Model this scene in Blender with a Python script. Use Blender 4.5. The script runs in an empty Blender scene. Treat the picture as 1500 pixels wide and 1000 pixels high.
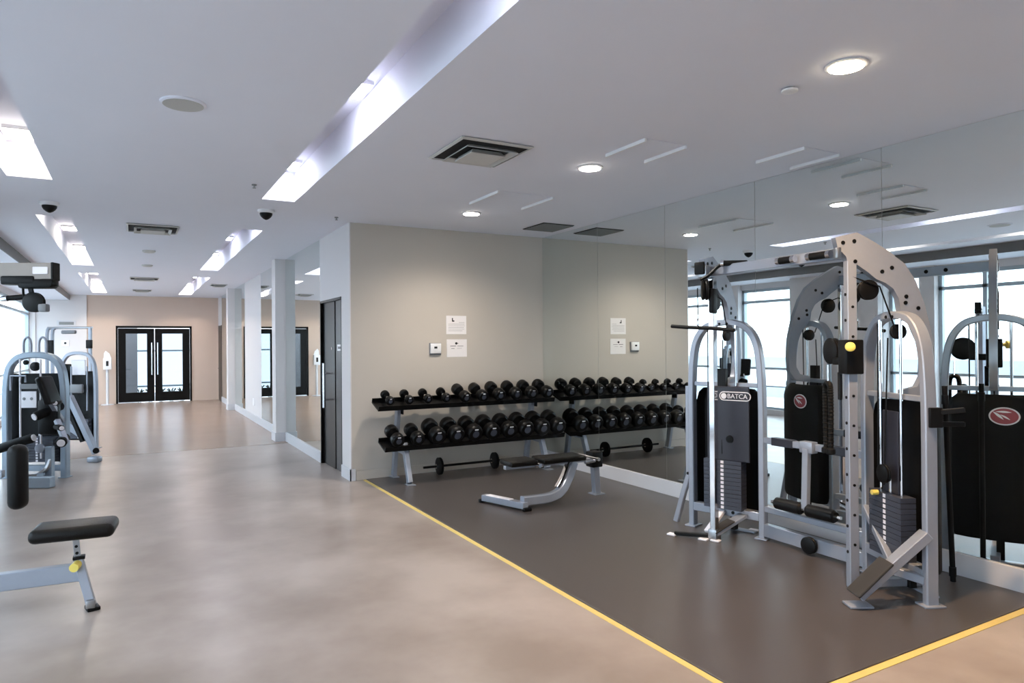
import bpy, bmesh, math, random
from mathutils import Vector, Matrix
random.seed(7)
SC = bpy.context.scene
COL = SC.collection
PI = math.pi
V = Vector

# ------------------------------------------------------------------ materials
def lin(c):
    return tuple((x/12.92 if x <= .04045 else ((x+.055)/1.055)**2.4) for x in [v/255 for v in c]) + (1,)

def mat(name, rgb, rough=.5, metal=0., spec=.5, noise=None, bump=None, coat=0.):
    m = bpy.data.materials.new(name); m.use_nodes = True
    n = m.node_tree.nodes; l = m.node_tree.links
    b = n['Principled BSDF']
    c = lin(rgb)
    b.inputs['Base Color'].default_value = c
    b.inputs['Roughness'].default_value = rough
    b.inputs['Metallic'].default_value = metal
    b.inputs['Specular IOR Level'].default_value = spec
    b.inputs['Coat Weight'].default_value = coat
    if noise or bump:
        tc = n.new('ShaderNodeTexCoord')
    if noise:
        scale, amount = noise
        t = n.new('ShaderNodeTexNoise'); t.inputs['Scale'].default_value = scale; t.inputs['Detail'].default_value = 6
        l.new(tc.outputs['Object'], t.inputs['Vector'])
        r = n.new('ShaderNodeMix'); r.data_type = 'RGBA'
        r.inputs['A'].default_value = tuple(x*(1-amount) for x in c[:3]) + (1,)
        r.inputs['B'].default_value = tuple(min(1, x*(1+amount)) for x in c[:3]) + (1,)
        l.new(t.outputs['Fac'], r.inputs['Factor']); l.new(r.outputs['Result'], b.inputs['Base Color'])
    if bump:
        scale, strength = bump
        t2 = n.new('ShaderNodeTexNoise'); t2.inputs['Scale'].default_value = scale; t2.inputs['Detail'].default_value = 4
        l.new(tc.outputs['Object'], t2.inputs['Vector'])
        bp = n.new('ShaderNodeBump'); bp.inputs['Strength'].default_value = strength; bp.inputs['Distance'].default_value = .01
        l.new(t2.outputs['Fac'], bp.inputs['Height']); l.new(bp.outputs['Normal'], b.inputs['Normal'])
    return m

def emat(name, rgb, strength):
    m = bpy.data.materials.new(name); m.use_nodes = True
    n = m.node_tree.nodes; l = m.node_tree.links
    n.remove(n['Principled BSDF'])
    e = n.new('ShaderNodeEmission'); e.inputs['Color'].default_value = lin(rgb); e.inputs['Strength'].default_value = strength
    l.new(e.outputs[0], n['Material Output'].inputs['Surface'])
    return m

def concrete():
    m = mat('polished_concrete', (180, 170, 161), rough=.3, spec=.32)
    n = m.node_tree.nodes; l = m.node_tree.links; b = n['Principled BSDF']
    tc = n.new('ShaderNodeTexCoord')
    t = n.new('ShaderNodeTexNoise'); t.inputs['Scale'].default_value = .75; t.inputs['Detail'].default_value = 5; t.inputs['Roughness'].default_value = .55
    l.new(tc.outputs['Object'], t.inputs['Vector'])
    t2 = n.new('ShaderNodeTexNoise'); t2.inputs['Scale'].default_value = 2.4; t2.inputs['Detail'].default_value = 6
    l.new(tc.outputs['Object'], t2.inputs['Vector'])
    ad = n.new('ShaderNodeMath'); ad.operation = 'MULTIPLY_ADD'; ad.inputs[1].default_value = .4; l.new(t2.outputs['Fac'], ad.inputs[0]); l.new(t.outputs['Fac'], ad.inputs[2])
    cr = n.new('ShaderNodeValToRGB')
    cr.color_ramp.elements[0].position = .56; cr.color_ramp.elements[0].color = lin((140, 128, 120))
    cr.color_ramp.elements[1].position = .86; cr.color_ramp.elements[1].color = lin((170, 160, 153))
    l.new(ad.outputs[0], cr.inputs['Fac'])
    l.new(cr.outputs['Color'], b.inputs['Base Color'])
    rr = n.new('ShaderNodeMapRange'); rr.inputs['To Min'].default_value = .285; rr.inputs['To Max'].default_value = .33
    l.new(t2.outputs['Fac'], rr.inputs['Value']); l.new(rr.outputs['Result'], b.inputs['Roughness'])
    return m

def glass_mat():
    m = bpy.data.materials.new('window_glass'); m.use_nodes = True
    n = m.node_tree.nodes; l = m.node_tree.links
    n.remove(n['Principled BSDF'])
    tr = n.new('ShaderNodeBsdfTransparent'); tr.inputs['Color'].default_value = (.95, .98, .98, 1)
    g = n.new('ShaderNodeBsdfGlossy'); g.inputs['Roughness'].default_value = .02
    mx = n.new('ShaderNodeMixShader')
    mx.inputs[0].default_value = .04; l.new(tr.outputs[0], mx.inputs[1]); l.new(g.outputs[0], mx.inputs[2])
    l.new(mx.outputs[0], n['Material Output'].inputs['Surface'])
    return m

def mirror_mat():
    m = bpy.data.materials.new('silvered_mirror'); m.use_nodes = True
    n = m.node_tree.nodes; l = m.node_tree.links
    n.remove(n['Principled BSDF'])
    g = n.new('ShaderNodeBsdfGlossy'); g.inputs['Roughness'].default_value = 0.; g.inputs['Color'].default_value = (.83, .875, .865, 1)
    l.new(g.outputs[0], n['Material Output'].inputs['Surface'])
    return m

M = dict(
    ceiling=mat('ceiling_paint', (230, 231, 241), .7, noise=(3, .015)),
    beige=mat('beige_wall_paint', (190, 182, 172), .75, noise=(2, .03)),
    far=mat('warm_far_wall_paint', (202, 182, 168), .75, noise=(2, .03)),
    white=mat('white_wall_paint', (214, 210, 210), .7, noise=(2, .015)),
    trim=mat('white_trim_paint', (204, 204, 208), .45, noise=(4, .02)),
    darktrim=mat('dark_grey_trim', (112, 112, 112), .6, noise=(4, .05)),
    frame=mat('window_frame_paint', (176, 188, 196), .4, noise=(5, .03)),
    concrete=concrete(),
    brownfloor=mat('brown_polished_concrete', (150, 132, 120), .25, spec=.2, noise=(1.5, .08)),
    armpaint=mat('warm_grey_paint', (146, 140, 136), .5, noise=(20, .05)),
    rubber=mat('rubber_floor', (76, 71, 70), .3, spec=.45, noise=(260, .35), bump=(420, .12)),
    tape=mat('yellow_tape', (212, 188, 112), .55, noise=(9, .1)),
    glass=glass_mat(), mirror=mirror_mat(), tinted=glass_mat(),
    silver=mat('silver_paint', (152, 158, 170), .33, metal=.35, noise=(30, .03)),
    bluesilver=mat('pale_blue_silver_paint', (150, 164, 178), .36, metal=.3, noise=(30, .03)),
    chrome=mat('chrome', (225, 225, 228), .1, metal=1., noise=(20, .02)),
    steel=mat('brushed_steel', (170, 172, 176), .3, metal=1., noise=(60, .05)),
    black=mat('black_plastic', (12, 12, 13), .42, spec=.2, noise=(40, .1)),
    vinyl=mat('black_vinyl', (13, 12, 12), .38, spec=.2, noise=(60, .12), bump=(180, .15)),
    brownvinyl=mat('worn_black_vinyl', (18, 16, 15), .33, spec=.2, noise=(20, .2), bump=(150, .2)),
    shroud=mat('textured_black_shroud', (10, 10, 12), .5, spec=.2, noise=(90, .25), bump=(300, .2)),
    panel=mat('dark_slate_panel', (36, 36, 47), .38, noise=(40, .06)),
    plate=mat('grey_weight_plate', (60, 64, 76), .45, noise=(30, .08)),
    iron=mat('black_rubber_dumbbell', (9, 9, 10), .36, spec=.2, noise=(60, .15)),
    grip=mat('black_foam_grip', (11, 11, 12), .6, spec=.2, noise=(90, .15)),
    footgrip=mat('dark_grey_grip_tape', (46, 44, 43), .8, noise=(200, .2)),
    door=mat('black_door_stain', (8, 7, 7), .3, spec=.2, noise=(15, .15)),
    doorside=mat('charcoal_door_panel', (52, 47, 47), .4, noise=(15, .1)),
    vent=mat('painted_vent_shade', (24, 24, 26), .8, noise=(20, .1)),  # near-black colour stands in for the shade inside the vents
    greyvent=mat('grey_vent_blades', (132, 134, 134), .6, noise=(20, .1)),
    ventwhite=mat('white_vent_metal', (200, 198, 194), .5, noise=(20, .02)),
    spk=mat('grey_speaker_mesh', (186, 184, 180), .7, noise=(200, .2)),
    plastic=mat('white_plastic', (232, 232, 234), .4, noise=(10, .01)),
    dgrey=mat('grey_plastic', (120, 122, 126), .45, noise=(10, .04)),
    paper=mat('white_paper', (232, 228, 228), .7, noise=(8, .01)),
    ink=mat('grey_ink', (130, 126, 128), .8, noise=(30, .05)),
    inkblack=mat('black_ink', (28, 26, 28), .7, noise=(30, .05)),
    yellow=mat('yellow_plastic', (236, 216, 110), .35, noise=(10, .03)),
    red=mat('dark_red_enamel', (150, 58, 70), .35, noise=(20, .1)),
    label=mat('white_label_and_glint', (232, 230, 236), .5, noise=(10, .01)),
    building=mat('pale_building', (214, 216, 218), .8, noise=(.5, .04)),
    buildingband=mat('grey_building_band', (150, 158, 166), .6, noise=(.5, .05)),
    ground=mat('pale_ground', (170, 172, 170), .9, noise=(.3, .08)),
    plant=mat('dark_leaves', (52, 66, 48), .7, noise=(10, .3)),
    lampwarm=emat('warm_lamp', (255, 236, 200), 30.),
    lampwhite=emat('white_lamp', (255, 246, 234), 30.),
    cove=emat('cove_lamp_glow', (244, 245, 255), 24.),
    covewarm=emat('warm_cove_lamp_glow', (255, 244, 222), 24.),
)

M['tinted'].name = 'dimming_door_glass'
for nd in M['tinted'].node_tree.nodes:
    if nd.type == 'BSDF_TRANSPARENT': nd.inputs['Color'].default_value = (.45, .48, .50, 1)  # tint added to dim the bright outside behind the double door

# ------------------------------------------------------------------ mesh builder
class MB:
    def __init__(s, T=None):
        s.bm = bmesh.new(); s.T = T or Matrix.Identity(4)
    def _add(s, verts, faces):
        vs = [s.bm.verts.new(s.T @ V(v)) for v in verts]
        for f in faces:
            try: s.bm.faces.new([vs[i] for i in f])
            except ValueError: pass
        return s
    def box(s, c, size, R=None, bev=0., seg=2):
        b = bmesh.new()
        bmesh.ops.create_cube(b, size=1., matrix=Matrix.Diagonal((size[0], size[1], size[2], 1)))
        if bev: bmesh.ops.bevel(b, geom=b.edges[:], offset=bev, segments=seg, profile=.5, affect='EDGES')
        X = Matrix.Translation(V(c)) @ (R.to_4x4() if R else Matrix.Identity(4))
        b.verts.ensure_lookup_table(); b.verts.index_update()
        s._add([X @ v.co for v in b.verts], [[v.index for v in f.verts] for f in b.faces]); b.free()
        return s
    def span(s, a, b, bev=0.):
        a, b = V(a), V(b)
        return s.box((a+b)/2, [abs(x) for x in (b-a)], bev=bev)
    def bar(s, a, b, w, h, up=(0, 0, 1), bev=.004):
        """rectangular bar from a to b; h along up, w across"""
        a, b = V(a), V(b); z = (b-a).normalized(); u = V(up)
        if abs(z.dot(u)) > .98: u = V((0, 1, 0))
        x = u.cross(z).normalized(); y = z.cross(x)
        R = Matrix((x, y, z)).transposed()
        return s.box((a+b)/2, (w, h, (b-a).length), R, bev, 1)
    def sweep(s, pts, prof, side=None, closed=False):
        pts = [V(p) for p in pts]; n = len(pts); rings = []
        prev = None
        for i, p in enumerate(pts):
            if closed: t = (pts[(i+1) % n]-pts[i-1]).normalized()
            else: t = (pts[min(i+1, n-1)]-pts[max(i-1, 0)]).normalized()
            if side is not None: x = V(side)
            else:
                if prev is None:
                    x = V((0, 0, 1)) if abs(t.z) < .9 else V((1, 0, 0))
                else: x = prev
            x = (x - t*x.dot(t)).normalized(); prev = x; y = t.cross(x)
            rings.append([p + x*a + y*b for a, b in prof])
        k = len(prof); verts = [v for r in rings for v in r]; faces = []
        m = n if closed else n-1
        for i in range(m):
            j = (i+1) % n
            for q in range(k):
                r = (q+1) % k
                faces.append([i*k+q, i*k+r, j*k+r, j*k+q])
        if not closed:
            faces.append(list(range(k))[::-1]); faces.append([(n-1)*k+q for q in range(k)])
        return s._add(verts, faces)
    def tube(s, pts, r, seg=10, closed=False):
        prof = [(r*math.cos(2*PI*i/seg), r*math.sin(2*PI*i/seg)) for i in range(seg)]
        return s.sweep(pts, prof, None, closed)
    def rect(s, pts, w, h, side):
        """sweep a rectangle: w along side, h across"""
        c = min(w, h)*.14
        w, h = w/2, h/2
        prof = [(w-c, -h), (w, -h+c), (w, h-c), (w-c, h), (-w+c, h), (-w, h-c), (-w, -h+c), (-w+c, -h)]
        return s.sweep(pts, prof, side)
    def lathe(s, a, b, prof, seg=20):
        """prof: list of (t 0..1 along a->b, radius)"""
        a, b = V(a), V(b); z = (b-a).normalized()
        x = z.orthogonal().normalized(); y = z.cross(x)
        verts = []; faces = []
        for t, r in prof:
            for i in range(seg):
                th = 2*PI*i/seg
                verts.append(a+(b-a)*t + (x*math.cos(th)+y*math.sin(th))*max(r, 1e-4))
        for j in range(len(prof)-1):
            for i in range(seg):
                k = (i+1) % seg
                faces.append([j*seg+i, j*seg+k, (j+1)*seg+k, (j+1)*seg+i])
        faces.append(list(range(seg))[::-1]); faces.append([(len(prof)-1)*seg+i for i in range(seg)])
        return s._add(verts, faces)
    def cyl(s, a, b, r, seg=16, c=.0):
        L = (V(b)-V(a)).length
        if c: return s.lathe(a, b, [(0, r-c), (c/L, r), (1-c/L, r), (1, r-c)], seg)
        return s.lathe(a, b, [(0, r), (1, r)], seg)
    def prism(s, poly, o, ex, ey, ez, t):
        """2-D polygon in (ex,ey) about o, thickness t along ez, centred"""
        o, ex, ey, ez = V(o), V(ex), V(ey), V(ez)
        n = len(poly)
        verts = [o+ex*a+ey*b-ez*t/2 for a, b in poly]+[o+ex*a+ey*b+ez*t/2 for a, b in poly]
        faces = [list(range(n))[::-1], list(range(n, 2*n))]+[[i, (i+1) % n, n+(i+1) % n, n+i] for i in range(n)]
        return s._add(verts, faces)
    def loft(s, rings, cap=True):
        k = len(rings[0]); verts = [v for r in rings for v in r]; faces = []
        for i in range(len(rings)-1):
            for q in range(k):
                r = (q+1) % k
                faces.append([i*k+q, i*k+r, (i+1)*k+r, (i+1)*k+q])
        if cap: faces += [list(range(k))[::-1], [(len(rings)-1)*k+q for q in range(k)]]
        return s._add(verts, faces)
    def build(s, name, m, parent=None, loc=None, smooth=True):
        """geometry is in world space; loc (or the parent's world place) becomes the origin"""
        me = bpy.data.meshes.new(name)
        if parent is not None:
            org = wloc(parent)
        else:
            if loc is None:
                s.bm.verts.ensure_lookup_table()
                cs = [v.co for v in s.bm.verts]
                loc = (sum(c.x for c in cs)/len(cs), sum(c.y for c in cs)/len(cs), min(c.z for c in cs))
            org = V(loc)
        bmesh.ops.translate(s.bm, vec=-org, verts=s.bm.verts)
        bmesh.ops.recalc_face_normals(s.bm, faces=s.bm.faces)
        s.bm.to_mesh(me); s.bm.free()
        me.materials.append(m)
        if smooth:
            me.polygons.foreach_set('use_smooth', [True]*len(me.polygons)); me.set_sharp_from_angle(angle=math.radians(35))
        o = bpy.data.objects.new(name, me); COL.objects.link(o)
        if parent is not None: o.parent = parent
        else: o.location = org
        return o

def wloc(o):
    p = V(o.location)
    while o.parent: o = o.parent; p += V(o.location)
    return p

def tag(o, label=None, cat=None, group=None, kind=None):
    if label: o['label'] = label
    if cat: o['category'] = cat
    if group: o['group'] = group
    if kind: o['kind'] = kind
    return o

def thing(name, label, cat, loc=(0, 0, 0), group=None):
    o = bpy.data.objects.new(name, None); COL.objects.link(o); o.location = loc
    o.empty_display_size = .1
    return tag(o, label, cat, group)

def struct(o, label=None): return tag(o, label, None, None, 'structure')

def smoothpath(pts, n=6):
    """Catmull-Rom through pts"""
    P = [V(p) for p in pts]; out = []
    for i in range(len(P)-1):
        p0 = P[max(i-1, 0)]; p1 = P[i]; p2 = P[i+1]; p3 = P[min(i+2, len(P)-1)]
        for k in range(n):
            t = k/n
            out.append(.5*((2*p1)+(p2-p0)*t+(2*p0-5*p1+4*p2-p3)*t*t+(3*p1-p0-3*p2+p3)*t**3))
    out.append(P[-1]); return out

def text(name, s, size, T, m, parent, depth=.001, ax='CENTER'):
    cu = bpy.data.curves.new(name, 'FONT'); cu.body = s; cu.size = size; cu.extrude = depth; cu.align_x = ax; cu.align_y = 'CENTER'
    cu.materials.append(m)
    tmp = bpy.data.objects.new('tmp', cu); COL.objects.link(tmp)
    me = bpy.data.meshes.new_from_object(tmp.evaluated_get(bpy.context.evaluated_depsgraph_get()))
    bpy.data.objects.remove(tmp); bpy.data.curves.remove(cu)
    o = bpy.data.objects.new(name, me); COL.objects.link(o)
    o.parent = parent
    T2 = T.copy(); T2.translation = T.translation - wloc(parent)
    o.matrix_local = T2
    return o

# ------------------------------------------------------------------ key dimensions (metres)
Zc = 3.05; Zs = 2.90           # ceiling, lowered soffit by the windows
XL, XS = -2.40, -1.515         # window wall, soffit edge
XW = 2.25                      # corridor wall
XM = 4.905                     # mirror face
YB, YF, YR = 7.943, 22.2, -3.  # back wall, far wall, rear wall

# ------------------------------------------------------------------ room shell
f = MB().span((XL-.3, YR-.3, -.12), (XM+.3, YF+.02, 0)).build('floor', M['concrete'], smooth=False); struct(f)
f = MB().span((XL, 11.6, 0), (XW, YF+.02, .002)).build('floor_far', M['brownfloor'], smooth=False); struct(f)
# ceiling with two rows of recessed troughs
TR = (1.12, 1.432); TL = (-.92, -.60)
segs = [(-3.0, 0.2), (1.75, 7.06), (9.0, 14.14), (15.65, 21.1)]
c = MB()
c.span((TL[1], YR, Zc), (TR[0], YF, Zc+.36)); c.span((XS, YR, Zc), (TL[0], YF, Zc+.36)); c.span((TR[1], YR, Zc), (XM+.1, YF, Zc+.36))
for a, b in (TR, TL):
    edges = [YR] + [v for sgm in segs for v in sgm] + [YF]
    for i in range(0, len(edges), 2):
        if edges[i+1]-edges[i] > .01: c.span((a, edges[i], Zc), (b, edges[i+1], Zc+.36))
    for y0, y1 in segs: c.span((a, y0, Zc+.29), (b, y1, Zc+.36))
c.span((XL-.2, YR, Zs), (XS, YF, Zc+.36))
struct(c.build('ceiling', M['ceiling'], smooth=False))
struct(MB().span((XS, YR, Zs-.002), (XS+.014, YF, Zc-.004)).build('trim_1', M['darktrim'], smooth=False))  # dark grey strip along the soffit edge

w = MB().span((XW, YB, 0), (XM+.2, YB+.2, Zc)).build('wall_back', M['beige'], smooth=False); struct(w)
w = MB().span((XM+.008, YR, 0), (XM+.2, YB, Zc)).build('wall_right', M['white'], smooth=False); struct(w)
w = MB().span((XL-.2, YR-.2, 0), (XM+.2, YR, Zc)).build('wall_rear', M['white'], smooth=False); struct(w)
# corridor wall with openings for doors
w = MB()
w.span((XW-.012, YB-.001, 0), (XW, 8.32, Zc)); w.span((XW, 8.2, 0), (XW+.24, 8.32, Zc)); w.span((XW-.012, 8.32, 2.2), (XW+.24, 9.40, Zc))
w.span((XW, 9.40, 0), (XW+.24, 21.28, Zc)); w.span((XW, 21.28, 2.21), (XW+.24, 22.12, Zc)); w.span((XW, 22.12, 0), (XW+.24, YF, Zc))
for y in (11.85, 18.35): w.span((XW-.17, y, 0), (XW, y+.32, Zc))
struct(w.build('wall_corridor', M['white'], smooth=False))
# far wall: opening for the double door, painted white beyond x=-1.11
w = MB().span((-1.11, YF, 0), (-.42, YF+.2, Zc)); w.span((1.52, YF, 0), (XW+.2, YF+.2, Zc)); w.span((-.42, YF, 2.2), (1.52, YF+.2, Zc))
struct(w.build('wall_far', M['far'], smooth=False))
struct(MB().span((XL-.2, YF-.04, 0), (-1.11, YF+.2, Zc)).build('wall_far_left', M['white'], smooth=False))
# window wall
pillars = [(YR, -2.7), (-1.0, -.75), (2.8, 3.06), (6.72, 6.98), (7.6, 9.5), (11.08, 11.45), (14.8, 15.15), (22.12, YF)]
w = MB()
for a, b in pillars:
    d = .34 if (b-a) > 1 else .12
    w.span((XL-.2, a, 0), (XL+d, b, Zs))
bays = [(pillars[i][1], pillars[i+1][0]) for i in range(len(pillars)-1)]
for a, b in bays:
    w.span((XL-.2, a, 0), (XL+.03, b, .12)); w.span((XL-.2, a, 2.78), (XL+.03, b, Zs))
struct(w.build('wall_left', M['white'], smooth=False))
for i, (a, b) in enumerate(bays):
    fr = MB(); x = XL-.06
    n = (max(1, round((b-a)/.76)) if a < 8 else 1)
    fr.span((x-.04, a, .12), (x+.04, b, .17)); fr.span((x-.04, a, 2.72), (x+.04, b, 2.78))
    fr.span((x-.04, a, 2.47), (x+.04, b, 2.53)); fr.span((x-.04, a, .99), (x+.04, b, 1.04)); fr.span((x-.025, a, .61), (x+.025, b, .635))
    ys = [a+.025]+[a+(b-a)*k/n for k in range(1, n)]+[b-.025]
    for y in ys: fr.span((x-.04, y-.032, .12), (x+.04, y+.032, 2.78))
    win = fr.build('window_%d' % (i+1), M['frame'], smooth=False); struct(win)
    MB().span((x-.004, a+.02, .15), (x+.004, b-.02, 2.75)).build('pane', M['glass'], win, smooth=False)
# baseboards
bb = MB().span((XM-.02, YR, 0), (XM+.008, YB, .155), bev=.004).build('baseboard_right', M['trim'], smooth=False); struct(bb)
bb = MB(); bb.span((XW+.05, YB-.014, 0), (XM-.02, YB, .11)); struct(bb.build('baseboard_back', M['beige'], smooth=False))
bb = MB()
bb.span((XW-.026, YB-.016, 0), (XW-.012, 8.32, .14)); bb.span((XW-.026, YB-.016, 0), (XW+.04, YB, .14))
for a, b in ((9.40, 11.85), (12.17, 18.35), (18.67, 21.26)): bb.span((XW-.022, a, 0), (XW, b, .15))
for y in (11.85, 18.35): bb.span((XW-.186, y-.016, 0), (XW-.0, y+.336, .15))
struct(bb.build('baseboard_corridor', M['trim'], smooth=False))

# mirrors
def mirror(x0, x1, y0, y1, z0, z1, label):
    o = MB().span((x0, y0+.002, z0), (x1, y1-.002, z1)).build('wall_mirror', M['mirror'], smooth=False)
    return struct(o, label)
ys = [7.94, 6.67, 5.48, 4.29, 3.1, 1.91, .72, -.47, -1.66, -2.9]
for i in range(len(ys)-1): mirror(XM, XM+.006, ys[i+1], ys[i], .157, Zc-.004, 'tall mirror panel on the right wall')
for a, b in ((9.42, 11.83), (12.19, 14.33), (16.6, 18.33), (18.69, 21.2)): mirror(XW-.008, XW-.001, a, b, .152, Zc-.004, 'tall mirror panel on the corridor wall')

# doors
d = thing('door_1', 'black framed glass double door at the end of the corridor', None, (.55, YF, 0)); struct(d)
fr = MB()
fr.span((-.42, YF-.02, 0), (-.37, YF+.1, 2.2)); fr.span((1.47, YF-.02, 0), (1.52, YF+.1, 2.2)); fr.span((-.42, YF-.02, 2.14), (1.52, YF+.1, 2.2))
fr.build('door_frame', M['door'], d, smooth=False)
for a, b in ((-.365, .545), (.555, 1.465)):
    lf = MB(); st = .19
    lf.span((a, YF+.0, .03), (a+st, YF+.05, 2.13)); lf.span((b-st, YF, .03), (b, YF+.05, 2.13))
    lf.span((a+st, YF, .03), (b-st, YF+.05, .30)); lf.span((a+st, YF, 1.98), (b-st, YF+.05, 2.13))
    leaf = lf.build('door_leaf', M['door'], d, smooth=False)
    MB().span((a+st, YF+.02, .30), (b-st, YF+.03, 1.98)).build('pane', M['tinted'], leaf, smooth=False)
    hx = b-.07 if a < 0 else a+.07
    h = MB().cyl((hx, YF-.07, .80), (hx, YF-.07, 1.72), .017, 12)
    for z in (.95, 1.57): h.cyl((hx, YF-.07, z), (hx, YF, z), .012, 8)
    h.build('pull_handle', M['chrome'], leaf)
MB().span((-.37, YF-.03, 0), (1.47, YF+.1, .015)).build('threshold', M['chrome'], d, smooth=False)
d = thing('door_2', 'black corridor door with a tall steel pull bar', None, (XW, 8.86, 0)); struct(d)
fr = MB(); fr.span((XW-.016, 8.32, 0), (XW+.12, 8.35, 2.2)); fr.span((XW-.016, 9.37, 0), (XW+.12, 9.40, 2.2)); fr.span((XW-.016, 8.32, 2.17), (XW+.12, 9.40, 2.2))
fr.build('door_frame', M['door'], d, smooth=False)
MB().span((XW+.03, 8.35, .01), (XW+.08, 8.76, 2.17)).build('side_panel', M['doorside'], d, smooth=False)
lf = MB().span((XW+.02, 8.765, .01), (XW+.075, 9.37, 2.17)).build('door_leaf', M['door'], d, smooth=False)
h = MB().cyl((XW-.10, 8.86, .80), (XW-.10, 8.86, 1.37), .019, 12)
for z in (.90, 1.24): h.cyl((XW-.10, 8.86, z), (XW+.022, 8.86, z), .012, 8)
h.build('pull_handle', M['chrome'], lf)
MB().cyl((XW+.012, 8.9, 1.56), (XW+.022, 8.9, 1.56), .02, 12).build('lock', M['chrome'], lf)
sg = MB().span((XW+.024, 8.40, 1.53), (XW+.032, 8.66, 1.61)).build('room_sign', M['plastic'], d, smooth=False)
MB().span((XW+.022, 8.44, 1.555), (XW+.0245, 8.62, 1.585)).build('sign_lettering', M['ink'], sg, smooth=False)
d = thing('door_3', 'narrow black door at the far end of the corridor wall', None, (XW, 21.7, 0)); struct(d)
MB().span((XW-.01, 21.28, 0), (XW+.1, 22.12, 2.21)).build('door_leaf', M['door'], d, smooth=False)
MB().cyl((XW-.04, 22.0, .95), (XW-.04, 21.86, .95), .012, 8).build('lever_handle', M['chrome'], d)

# outside: vestibule floor and wall beyond the double door, ground and a pale building beyond the windows
struct(MB().span((-3, YF+.2, -.1), (4, 27, 0)).build('floor_vestibule', M['ground'], smooth=False))
v = MB(); v.span((-.9, 23.6, 0), (.12, 23.75, 2.6)); struct(v.build('wall_vestibule', M['white'], smooth=False))
v = MB()
for z in (.33, 1.45): v.span((.12, 24.4, z), (3., 24.46, z+.05))
struct(v.build('trim_2', M['frame'], smooth=False))
struct(MB().span((-60, -30, -6.2), (XL-.4, 60, -6)).build('ground', M['ground'], smooth=False))
b = MB()
b.span((-24, -8, -6), (-16, 46, 2.0)); bd = b.build('building', M['building'], smooth=False)
tag(bd, 'pale low building with grey window bands outside the windows', 'building')
for k in range(5):
    z = -5 + k*1.35
    MB().span((-16.03, -7.5, z), (-15.98, 45.5, z+.5)).build('window_band', M['buildingband'], bd, smooth=False)
for k in range(6):
    x = .16+k*.3
    s_ = MB()
    for q in range(7):
        a = q*2*PI/7+k
        s_.tube([(x, 24.0, .02), (x+.07*math.cos(a), 24.0+.07*math.sin(a), .2+.02*(q % 3)), (x+.13*math.cos(a), 24.0+.13*math.sin(a), .26+.03*(q % 2))], .016, 5)
    tag(s_.build('low_plant', M['plant']), 'low dark leafy plant in the row outside the far glass doors', 'plant', 'low plants outside the far doors')

# ------------------------------------------------------------------ rubber floor and tape
tag(MB().span((2.415, 2.075, .0), (XM-.022, YB-.016, .009), bev=.003).build('rubber_mat', M['rubber'], smooth=False), 'dark brown rubber flooring under the dumbbell rack and multi gym', 'mat')
tag(MB().span((2.375, 2.03, 0), (2.413, YB-.02, .003)).build('floor_tape', M['tape'], smooth=False), 'long yellow tape strip between concrete floor and rubber mat', 'tape')
tag(MB().span((2.414, 2.03, 0), (XM-.022, 2.073, .003)).build('floor_tape', M['tape'], smooth=False), 'yellow tape strip across the nearest end of the rubber mat, reaching the mirror', 'tape')

# ------------------------------------------------------------------ ceiling fittings
def spot(loc, energy, color, angle, blend, parent, r=.06):
    l = bpy.data.lights.new('lamp', 'SPOT'); l.energy = energy; l.color = color; l.spot_size = math.radians(angle); l.spot_blend = blend; l.shadow_soft_size = r
    o = bpy.data.objects.new('lamp', l); COL.objects.link(o); o.parent = parent
    o.location = V(loc)-wloc(parent)
    return o
WARM = (1., .83, .6); WHITE = (1., .93, .82)
def downlight(x, y, label, m, col, energy, r=.085):
    o = thing('recessed_downlight', label, 'ceiling light', (x, y, Zc), 'recessed ceiling downlights over the mat')
    MB().lathe((x, y, Zc), (x, y, Zc-.012), [(0, r+.022), (.5, r+.022), (1, r+.004)], 32).build('trim_ring', M['trim'], o)
    MB().cyl((x, y, Zc-.010), (x, y, Zc-.016), r, 32).build('lens', m, o)
    spot((x, y, Zc-.03), energy, col, 150, 1., o)
downlight(3.28, 2.26, 'big warm yellow downlight nearest the camera at upper right', M['lampwarm'], (1., .66, .37), 200)
downlight(3.30, 4.58, 'white downlight in the middle of the ceiling, right of the square diffuser', M['lampwhite'], WHITE, 75)
downlight(3.28, 6.79, 'small white downlight closest to the beige wall', M['lampwhite'], (1., .88, .74), 100)

nth = ['first', 'second', 'third']
for (a, b), side, m in ((TR, 'right', M['cove']), (TL, 'left', M['covewarm'])):
    for si, (y0, y1) in enumerate(segs):
        if y1 < 1: ly = [y0+.4, y1-.4]
        else: ly = [y0+.4, (y0+y1)/2+.1, y1-.38]
        for li, y in enumerate(ly):
            where = ['overhead', 'nearest', 'middle', 'farthest'][si]; pos = ['near', 'middle', 'far'][li] if len(ly) == 3 else ['near', 'far'][li]
            x = (a+b)/2
            o = thing('trough_light', 'glowing square lamp at the %s end of the %s %s ceiling trough' % (pos, where, side) if pos != 'middle' else 'glowing square lamp halfway along the %s %s ceiling trough' % (where, side),
                      'ceiling light', (x, y, Zc+.29), 'lamps inside the %s ceiling troughs' % side)
            MB().span((x-.125, y-.15, Zc+.262), (x+.125, y+.15, Zc+.29)).build('housing', M['trim'], o, smooth=False)
            if si == 3: spot((x, y, Zc+.25), 50, (1., .80, .62), 165, .6, o, .08)
            MB().span((x-.11, y-.135, Zc+.256), (x+.11, y+.135, Zc+.264)).build('diffuser', m, o, smooth=False)

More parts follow.
